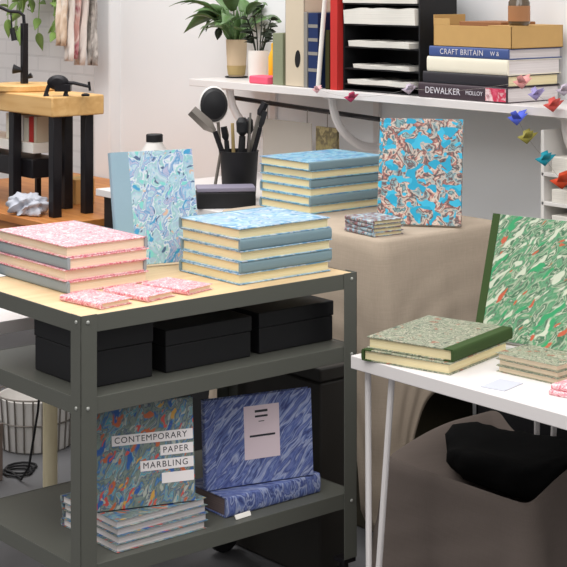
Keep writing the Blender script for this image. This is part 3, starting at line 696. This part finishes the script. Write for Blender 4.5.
BL = [('rose origami bird at the shelf edge below the white paper tube', 317, 90, 'rose', .035, .4), ('magenta origami bird at the shelf edge below the black letter tray', 351, 98, 'magenta', .045, .9),
      ('mauve origami bird by the left end of the plum book spine', 409, 90, 'mauve', .045, 1), ('pale pink origami bird in front of the ivory book end', 522, 83, 'pink', .055, .3),
      ('lilac origami bird beside the pale pink bird', 536, 95, 'lilac', .05, 1.2), ('coral origami bird right of the lilac bird', 553, 106, 'coral', .055, 1.0), ('mauve origami bird at the right picture edge above the coral one', 564, 91, 'mauve', .045, .8)]
BL2 = [('blue origami bird hanging just below the shelf edge', 517, 119, 'blue', .06, .2), ('olive yellow origami bird hanging between blue and teal birds', 527, 138, 'olive', .055, .9), ('teal origami bird hanging below the olive bird', 545, 160, 'teal', .055, .9), ('orange origami bird hanging lowest at the right', 562, 182, 'orange', .065, .7)]
for group_, lab in ((BL, 'thin thread of paper birds along the wall shelf edge'), (BL2, 'thin thread of paper birds sloping down below the shelf edge')):
    for b_ in group_: bird(*b_)
    pts = [at_a(b_[1], b_[2], 1.70)+Vector((0, 0, .004)) for b_ in group_]
    pts = [pts[0]+Vector((.037, .05, .0))]+pts+[pts[-1]+Vector((0, -.35, .12 if group_ is BL else -.1))]
    if group_ is BL2: pts[0] = Vector((1.7385, pts[1].y+.02, ZS-.012))
    bm = bmesh.new()
    fine = []
    for p, q in zip(pts, pts[1:]):
        for k in range(6): t = k/6; fine.append(p.lerp(q, t)+Vector((0, 0, -.03*(q-p).length*math.sin(PI*t))))
    fine.append(pts[-1]); tube(bm, fine, .0004, 4)
    tag(obj('garland_thread', bm, 'steel'), lab, 'thread')
# --- white rack at the right edge
rk = thing('paper_rack', 'white rack of stacked papers at the right picture edge', 'rack', (1.76, -.35, 0))
rw, rd = .50, .24
bobj('frame', 'whiteplastic', rk, (0, rd, 0, .012, 0, 1.19), (0, rd, rw-.012, rw, 0, 1.19), (rd-.006, rd-.001, .02, rw-.02, 0, 1.16))
for z in (.2, .6, .88, .97, 1.06): bobj('shelf', 'whiteplastic', rk, (0, rd-.006, .002, rw-.002, z-.012, z))
for i, (z, h) in enumerate(((.88, .05), (.97, .04), (1.06, .05))):
    o = bobj('paper_ream', 'paperedge', None, (0, .2, 0, .42, 0, h), bevel=.001); o.location = (1.765, -.31, z+.0005)
    tag(o, ['white paper pile on the lowest visible level of the right rack', 'white paper pile on the middle level of the right rack', 'white paper pile on the top level of the right rack'][i], 'papers', 'paper piles in the right rack')
# ================================================================== COUNTER behind, tools
ct = thing('work_counter', 'white topped counter with dark front against the wall', 'counter', (1.22, 1.085, 0))
bobj('worktop', 'white', ct, (0, .82, 0, .755, .855, .88)); bobj('cupboard', 'black', ct, (.03, .82, .01, .745, .0, .854))
tb = thing('tool_bin', 'black bin holding tools on the counter', 'bin', (1.445, 1.262, .88))
bm = bmesh.new(); lathe(bm, [(.055, 0), (.058, .004), (.068, .17), (.07, .175), (.064, .175), (.055, .008), (0, .008)], 32); obj('body', bm, 'black', tb)
def tool(name, label, mat, p0, p1, r, head=None, hm=None):
    o = thing(name, label, 'tool', (1.445, 1.262, .8885)); bm = bmesh.new(); tube(bm, [p0, Vector(p0).lerp(Vector(p1), .5), p1], [r, r*1.15, r], 10); obj('handle', bm, mat, o)
    if head:
        bm = bmesh.new(); head(bm, Vector(p1)); obj('head', bm, hm, o)
    return o
def flat_head(w, h, d):
    def f(bm, p): dd = Vector(d).normalized(); tube(bm, [p, p+dd*h*.3, p+dd*h], [.008, w, w*.9], 4)
    return f
cr = Vector((cT, -sT, 0))     # along the picture's horizontal
def off(x, z, dd=0): return Vector((cr.x*x+sT*dd, cr.y*x+cT*dd, z))
tool('wide_scraper', 'flat grey scraper sticking out left from the tool bin', 'blackmetal', off(-.005, .012, 0), off(-.085, .235, -.02), .009, flat_head(.022, .11, off(-.11, .10)), 'steel')
tool('dark_brush', 'black handled brush upright in the tool bin', 'black', off(.0, .006, -.02), off(.012, .22, -.03), .012, lambda bm, p: lathe(bm, [(.006, 0), (.02, .015), (.022, .05), (.012, .065)], 16, c=p), 'black')
tool('grey_brush', 'grey handled brush leaning right in the tool bin', 'steel', off(.0, .006, .02), off(.07, .29, 0), .007, flat_head(.014, .05, off(.05, .1)), 'blackmetal')
tool('black_spatula', 'black spatula leaning right in the tool bin', 'blackmetal', off(.01, .007, -.025), off(.075, .25, -.03), .008, flat_head(.013, .06, off(.03, .1)), 'black')
tool('wood_stick', 'thin wooden stick standing in the tool bin', 'potband', off(-.015, .006, .025), off(-.025, .26, .03), .006)
tool('short_brush', 'short black brush at the back of the tool bin', 'black', off(-.03, .006, .0), off(-.045, .2, .01), .009, flat_head(.016, .05, off(-.02, .1)), 'blackmetal')
tool('dark_awl', 'dark awl with round grip in the tool bin', 'blackmetal', off(.02, .006, .03), off(.035, .22, .035), .006, lambda bm, p: lathe(bm, [(.006, 0), (.015, .015), (.013, .05), (.004, .06)], 14, c=p), 'black')
tool('thin_needle', 'thin pale rod upright in the tool bin', 'steel', off(.025, .006, -.01), off(.04, .30, -.01), .004)
hp = thing('round_black_lamp', 'round black lamp head with pale rim beside the tool bin', 'lamp', (1.43, 1.39, .88))
bm = bmesh.new(); lathe(bm, [(.045, 0), (.048, .004), (.045, .012), (.01, .016)], 28); obj('base', bm, 'black', hp)
bm = bmesh.new(); tube(bm, [(0, 0, .014), (0.03, .0, .15), (.02, -.0, .26), off(.0, .33, .02)], .006, 10); obj('stem', bm, 'steel', hp)
rot = Matrix.Translation(off(.0, .33, -.01))@Matrix.Rotation(-TH+.15, 4, 'Z')@Matrix.Rotation(R90, 4, 'X')
bm = bmesh.new(); lathe(bm, [(.02, -.03), (.046, -.015), (.049, .01), (.04, .026), (.018, .034), (0, .035)], 32, mat=rot@Matrix.Diagonal((1, 1.25, 1, 1))); obj('head', bm, 'black', hp)
bm = bmesh.new(); lathe(bm, [(.049, -.012), (.053, -.008), (.053, -.002), (.049, .002)], 36, mat=rot@Matrix.Diagonal((1, 1.25, 1, 1))); obj('rim', bm, 'whiteplastic', hp)
bb = thing('black_case', 'black case with lilac grey lid in front of the tool bin', 'case', (1.31, 1.165, .88), -TH+.12)
bobj('body', 'black', bb, (-.1, .1, -.045, .045, 0, .055), bevel=.004); bobj('lid', 'lilac', bb, (-.1, .1, -.045, .045, .0555, .072), bevel=.004)
sbx = bobj('brown_carton', 'maroon', None, (-.04, .04, -.03, .03, 0, .16), bevel=.002); sbx.location = (1.32, 1.53, .88); sbx.rotation_euler = (0, 0, -.4); tag(sbx, 'small brown carton on the counter behind the blue standing book', 'carton')
bt = thing('white_bottle', 'white bottle with black cap behind the blue standing book', 'bottle', (1.36, 1.66, .88))
bm = bmesh.new(); lathe(bm, [(.05, 0), (.053, .006), (.053, .14), (.03, .175), (.03, .185)], 32); obj('body', bm, 'whiteplastic', bt)
bm = bmesh.new(); lathe(bm, [(.031, .18), (.031, .205), (.028, .208), (0, .208)], 28); obj('cap', bm, 'black', bt)
# ================================================================== LEFT: bench on orange table
ot = thing('wooden_table', 'low orange pine table at the back left', 'table', (1.08, 1.93, 0))
bobj('tabletop', 'orange_wood', ot, (0, .9, 0, 1.3, .72, .75), bevel=.003); bobj('apron', 'orange_wood', ot, (.03, .87, .03, .05, .64, .72), (.03, .05, .03, 1.27, .64, .72), (.85, .87, .03, 1.27, .64, .72), (.03, .87, 1.25, 1.27, .64, .72))
for x in (.03, .81):
    for y in (.03, 1.21): bobj('leg', 'orange_wood', ot, (x, x+.06, y, y+.06, 0, .64))
wb = thing('press_bench', 'thick beech topped stand with black legs on the orange table', 'stand', (1.15, 2.035, .75))
bobj('top_board', 'beech', wb, (0, .235, 0, .95, .385, .462), bevel=.006)
for x, y in ((.035, .035), (.187, .05), (.19, .205), (.03, .33), (.2, .88), (.03, .88)): bobj('leg', 'blackmetal', wb, (x-.019, x+.019, y-.019, y+.019, 0, .385), bevel=.003)
bobj('lower_shelf', 'paper', wb, (.055, .225, .235, .85, .224, .264), bevel=.002)
for y in (.45, .84): bobj('shelf_post', 'blackmetal', wb, (.195, .215, y-.01, y+.01, 0, .224))
bobj('tray', 'blackmetal', wb, (.055, .19, .24, .84, .125, .2), bevel=.004)
zsb = .75+.2645
cols_ = ['creambox', 'red', 'ivory', 'fabric_a', 'maroon', 'cardboard', 'ivory']
names = ['cream', 'red', 'ivory', 'white', 'brown', 'tan', 'pale ivory']; y = 2.275
for i, (c, nm) in enumerate(zip(cols_, names)):
    w = random.uniform(.022, .04); h = random.uniform(.085, .112)
    o = thing('upright_book', nm+' book standing in the row under the beech stand', 'book', (1.225, y, zsb), 0, 'books under the beech stand')
    bobj('cover', c, o, (0, .003, 0, w, 0, h), (0, .14, 0, .003, 0, h), (0, .14, w-.003, w, 0, h)); bobj('page_block', 'white_pg', o, (.004, .136, .0032, w-.0032, .003, h-.004)); y += w+.002
tc_ = thing('tan_carton', 'small tan carton under the beech stand', 'carton', (1.42, 2.30, .75)); bobj('body', 'cardboard', tc_, (0, .09, 0, .13, 0, .10), bevel=.002); bobj('tape', 'potband', tc_, (-.0006, .0904, .05, .08, .0, .1006), bevel=0)
bm = bmesh.new(); bmesh.ops.create_icosphere(bm, subdivisions=4, radius=1)
for v in bm.verts:
    x, y_, z = v.co; k = 1+.22*math.sin(6*x+4*y_)+.16*math.sin(11*y_+7*z+2)+.1*math.sin(17*x-5*y_)
    v.co = Vector((x*.06*k, y_*.085*k, max(z*.04*k+.03, .001)))
rg = obj('grey_rag', bm, 'greycard', None, 0, 80); rg.location = (1.15, 2.21, .752); tag(rg, 'crumpled grey rag on the orange table between the black legs', 'rag')
# hand-cranked device on the bench
hd = thing('hand_clamp', 'small black hand cranked clamp on the beech stand', 'clamp', (1.175, 2.09, 1.2125))
def hoff(x, z, d=0): return Vector((cr.x*x+sT*d, cr.y*x+cT*d, z))
bm = bmesh.new(); rr = Matrix.Rotation(-TH, 4, 'Z')
lathe(bm, [(.0, -.02), (.022, -.018), (.034, -.008), (.034, .01), (.02, .02), (0, .021)], 24, mat=Matrix.Translation(hoff(.03, .052))@rr@Matrix.Rotation(R90, 4, 'X')@Matrix.Diagonal((1.2, .85, 1, 1)))
box(bm, -.02, .04, -.02, .02, .018, .045, rr@Matrix.Translation((.04, 0, 0))); obj('body', bm, 'blackmetal', hd, .001)
bm = bmesh.new(); tube(bm, [hoff(.04, .05), hoff(.09, .05), hoff(.15, .036)], [.009, .007, .006], 10); tube(bm, [hoff(.148, .055), hoff(.152, .02)], .005, 8); obj('arm', bm, 'blackmetal', hd)
for x in (-.015, .06): 
    bm = bmesh.new(); tube(bm, [hoff(x+.01, .04), hoff(x, .012), hoff(x, 0)], [.008, .008, .012], 8); obj('foot', bm, 'blackmetal', hd)
kn = bmesh.new(); lathe(kn, [(.016, 0), (.016, .007), (.006, .011), (0, .011)], 16, c=hoff(.135, 0)); obj('knob', kn, 'blackmetal', hd)
# sewing-frame machine
ms = thing('pillar_press', 'machine with black post on a pale wood base at the left edge', 'press', (1.265, 2.44, 1.2125))
bm = bmesh.new(); lathe(bm, [(.125, 0), (.13, .004), (.13, .022), (.125, .026)], 48); obj('base', bm, 'beech', ms)
bm = bmesh.new(); box(bm, -.012, .012, -.012, .012, .026, .27); obj('post', bm, 'blackmetal', ms, .002)
bm = bmesh.new(); tube(bm, [(0, 0, .262), hoff(-.003, .30), hoff(-.02, .315), hoff(-.06, .318), hoff(-.11, .34)], .007, 10); obj('arm', bm, 'blackmetal', ms)
bm = bmesh.new(); tube(bm, [hoff(-.055, .318), hoff(-.05, .25)], .003, 8); tube(bm, [hoff(-.05, .25), hoff(-.04, .20)], [.010, .012], 10); obj('hanging_weight', bm, 'black', ms)
bm = bmesh.new(); tube(bm, [hoff(.01, .05), hoff(.03, .06)], [.006, .012], 10); tube(bm, [hoff(-.01, .08), hoff(-.045, .085)], [.008, .02], 12); obj('knob', bm, 'black', ms)
# hanging papers + plant on the far wall
ln = thing('hanging_rail', 'thin rail carrying hanging papers near the pillar', 'rail', (1.85, 2.95, 0))
bm = bmesh.new(); tube(bm, [(0, .1, 1.72), (0, 1.1, 1.72)], .008, 8); tube(bm, [(0, .1, 1.72), (.24, .1, 1.72)], .006, 8); tube(bm, [(0, 1.1, 1.72), (.24, 1.1, 1.72)], .006, 8); obj('rod', bm, 'steel', ln)
HX = [0]
def hanging(label, px, w, zb, mat, tilt):
    HX[0] -= .03
    w *= 1.5; p = at_a(px, 20, 1.85+HX[0]+.1); bm = bmesh.new(); n = 10
    for sgn in (1,):
        rows = []
        for i in range(n+1):
            z = 1.73-(1.73-zb)*i/n; t = i/n
            rows.append([bm.verts.new((-.012-.012*math.sin(2.2*k+i*.5)-.01*t, (k/6-.5)*w*(1-.25*t)+tilt*t, z)) for k in range(7)])
        for a, b in zip(rows, rows[1:]):
            for k in range(6): bm.faces.new((a[k], a[k+1], b[k+1], b[k]))
    o = obj('hanging_paper', bm, mat, None, 0, 60, .002); o.location = (1.85+HX[0]+.1, p.y, 0)
    tag(o, label, 'hanging paper', 'papers hanging by the pillar')
hanging('grey marbled sheet hanging next to the white pillar', 94, .07, 1.27, 'fabric_c', -.01)
hanging('long white sheet hanging second from the pillar', 89, .075, 1.27, 'fabric_a', .06)
hanging('pink and white sheet hanging in the middle of the papers', 81, .07, 1.30, 'fabric_b', .05)
hanging('white sheet hanging left of the pink one', 74, .06, 1.29, 'fabric_a', .02)
hanging('tan sheet hanging furthest from the pillar', 67, .07, 1.36, 'fabric_d', .03)
tp = thing('trailing_plant', 'leafy trailing plant hanging on the white brick wall', 'plant', (1.98, 3.55, 1.62))
bm = bmesh.new(); lathe(bm, [(.05, 0), (.06, .01), (.075, .12), (.07, .12), (.055, .012), (0, .012)], 28); obj('pot', bm, 'potwhite', tp)
bm = bmesh.new(); rnd = random.Random(4)
for i in range(16):
    a = rnd.uniform(0, 2*PI); ln_ = rnd.uniform(.15, .38); ex = rnd.uniform(.05, .13)
    pts = [Vector((0, 0, .12)), Vector((math.cos(a)*ex*.8, math.sin(a)*ex*1.3, .15)), Vector((math.cos(a)*ex*.9, math.sin(a)*ex*1.9, .15-ln_*.6)), Vector((math.cos(a)*ex*.8, math.sin(a)*ex*2.1, .15-ln_))]
    for p in pts: p.x = min(p.x, .07)
    tube(bm, pts, .0018, 5)
    for q in range(7):
        t = q/6*2.99; p = pts[int(t)].lerp(pts[int(t)+1], t-int(t)); blade(bm, p, (rnd.uniform(-1, .3), rnd.uniform(-1, 1), rnd.uniform(-.8, .5)), rnd.uniform(.05, .09), .04, .3, rnd.uniform(-1, 1))
for v in bm.verts: v.co.x = min(v.co.x, .115)
obj('foliage', bm, 'leaf2', tp, 0, 60, .001)
bm = bmesh.new(); box(bm, .06, .12, -.04, .04, -.02, -.001); box(bm, -.05, .12, -.01, .01, -.012, -.002); obj('wall_hook', bm, 'steel', tp)
# ================================================================== BEHIND TROLLEY, LEFT
bt_ = thing('back_table', 'white table with pale wooden legs behind the trolley', 'table', (.13, .64, 0))
bobj('tabletop', 'white', bt_, (0, .66, 0, .76, .705, .74), bevel=.002)
for x in (.05, .60):
    for y in (.12, .71):
        bm = bmesh.new(); tube(bm, [(x, y, .704), (x, y, 0)], .024, 20); obj('leg', bm, 'pale_wood', bt_)
wbk = thing('wire_basket', 'white basket with dark vertical wires on floor behind trolley', 'basket', (.93, 1.78, 0))
bm = bmesh.new(); lathe(bm, [(.12, 0), (.125, .005), (.135, .18), (.13, .18), (.12, .008), (0, .008)], 36); obj('liner', bm, 'whiteplastic', wbk)
bm = bmesh.new()
for k in range(26):
    a = 2*PI*k/26; tube(bm, [(.128*math.cos(a), .128*math.sin(a), .0035), (.141*math.cos(a), .141*math.sin(a), .19)], .003, 6)
for r, z in ((.141, .19), (.135, .1)): tube(bm, [(r*math.cos(2*PI*k/36), r*math.sin(2*PI*k/36), z) for k in range(37)], .003, 6)
obj('wires', bm, 'steel', wbk)
tcx = thing('taupe_carton', 'taupe carton on the floor behind the trolley at left', 'carton', (.36, 1.50, 0)); bobj('body', 'taupe', tcx, (0, .28, 0, .3, 0, .16), bevel=.002); bobj('flap', 'taupe', tcx, (0, .28, -.003, 0, .16, .19), bevel=.001)
cbl = bmesh.new(); pts = [(.70, 1.33, .704), (.70, 1.335, .5), (.69, 1.36, .25), (.68, 1.40, .06), (.68, 1.45, .008)]
for i in range(30): pts.append((.70+.05*math.sin(i*.55)+.002*i, 1.52+.05*math.cos(i*.55)+.002*i, .006))
tube(cbl, pts, .004, 8); tag(obj('power_cable', cbl, 'black'), 'black cable dropping from the white table to the floor behind the trolley', 'cable')
# ================================================================== LIGHT
def area(name, loc, size, power, rot=(0, 0, 0), col=(1, .985, .97)):
    l = bpy.data.lights.new(name, 'AREA'); l.shape = 'RECTANGLE'; l.size, l.size_y = size; l.energy = power; l.color = col
    o = bpy.data.objects.new(name, l); COL.objects.link(o); o.location = loc; o.rotation_euler = rot
area('ceiling_lamp', (-.9, -.8, 2.95), (2.6, 1.2), 36)
area('ceiling_lamp', (.7, 1.9, 2.95), (1.2, 2.2), 32)
area('ceiling_lamp', (.6, -1.8, 2.95), (1.2, 1.2), 10)
w = bpy.data.worlds.new('world'); SC.world = w; w.use_nodes = True
wn, wl = w.node_tree.nodes, w.node_tree.links
tc = wn.new('ShaderNodeTexCoord'); sp = wn.new('ShaderNodeSeparateXYZ'); rp = wn.new('ShaderNodeValToRGB')
wl.new(tc.outputs['Generated'], sp.inputs[0])
mr = wn.new('ShaderNodeMapRange'); mr.inputs['From Min'].default_value = -1; wl.new(sp.outputs['Z'], mr.inputs['Value']); wl.new(mr.outputs[0], rp.inputs[0])
cr_ = rp.color_ramp; cr_.elements[0].position = .50; cr_.elements[0].color = (.07, .068, .066, 1); cr_.elements[1].position = .70; cr_.elements[1].color = (1, .98, .975, 1)
wl.new(rp.outputs[0], wn['Background'].inputs[0]); wn['Background'].inputs[1].default_value = .8
SC.view_settings.view_transform = 'Standard'; SC.view_settings.look = 'None'; SC.view_settings.gamma = 1; SC.view_settings.use_curve_mapping = False
SC.view_settings.exposure = .42
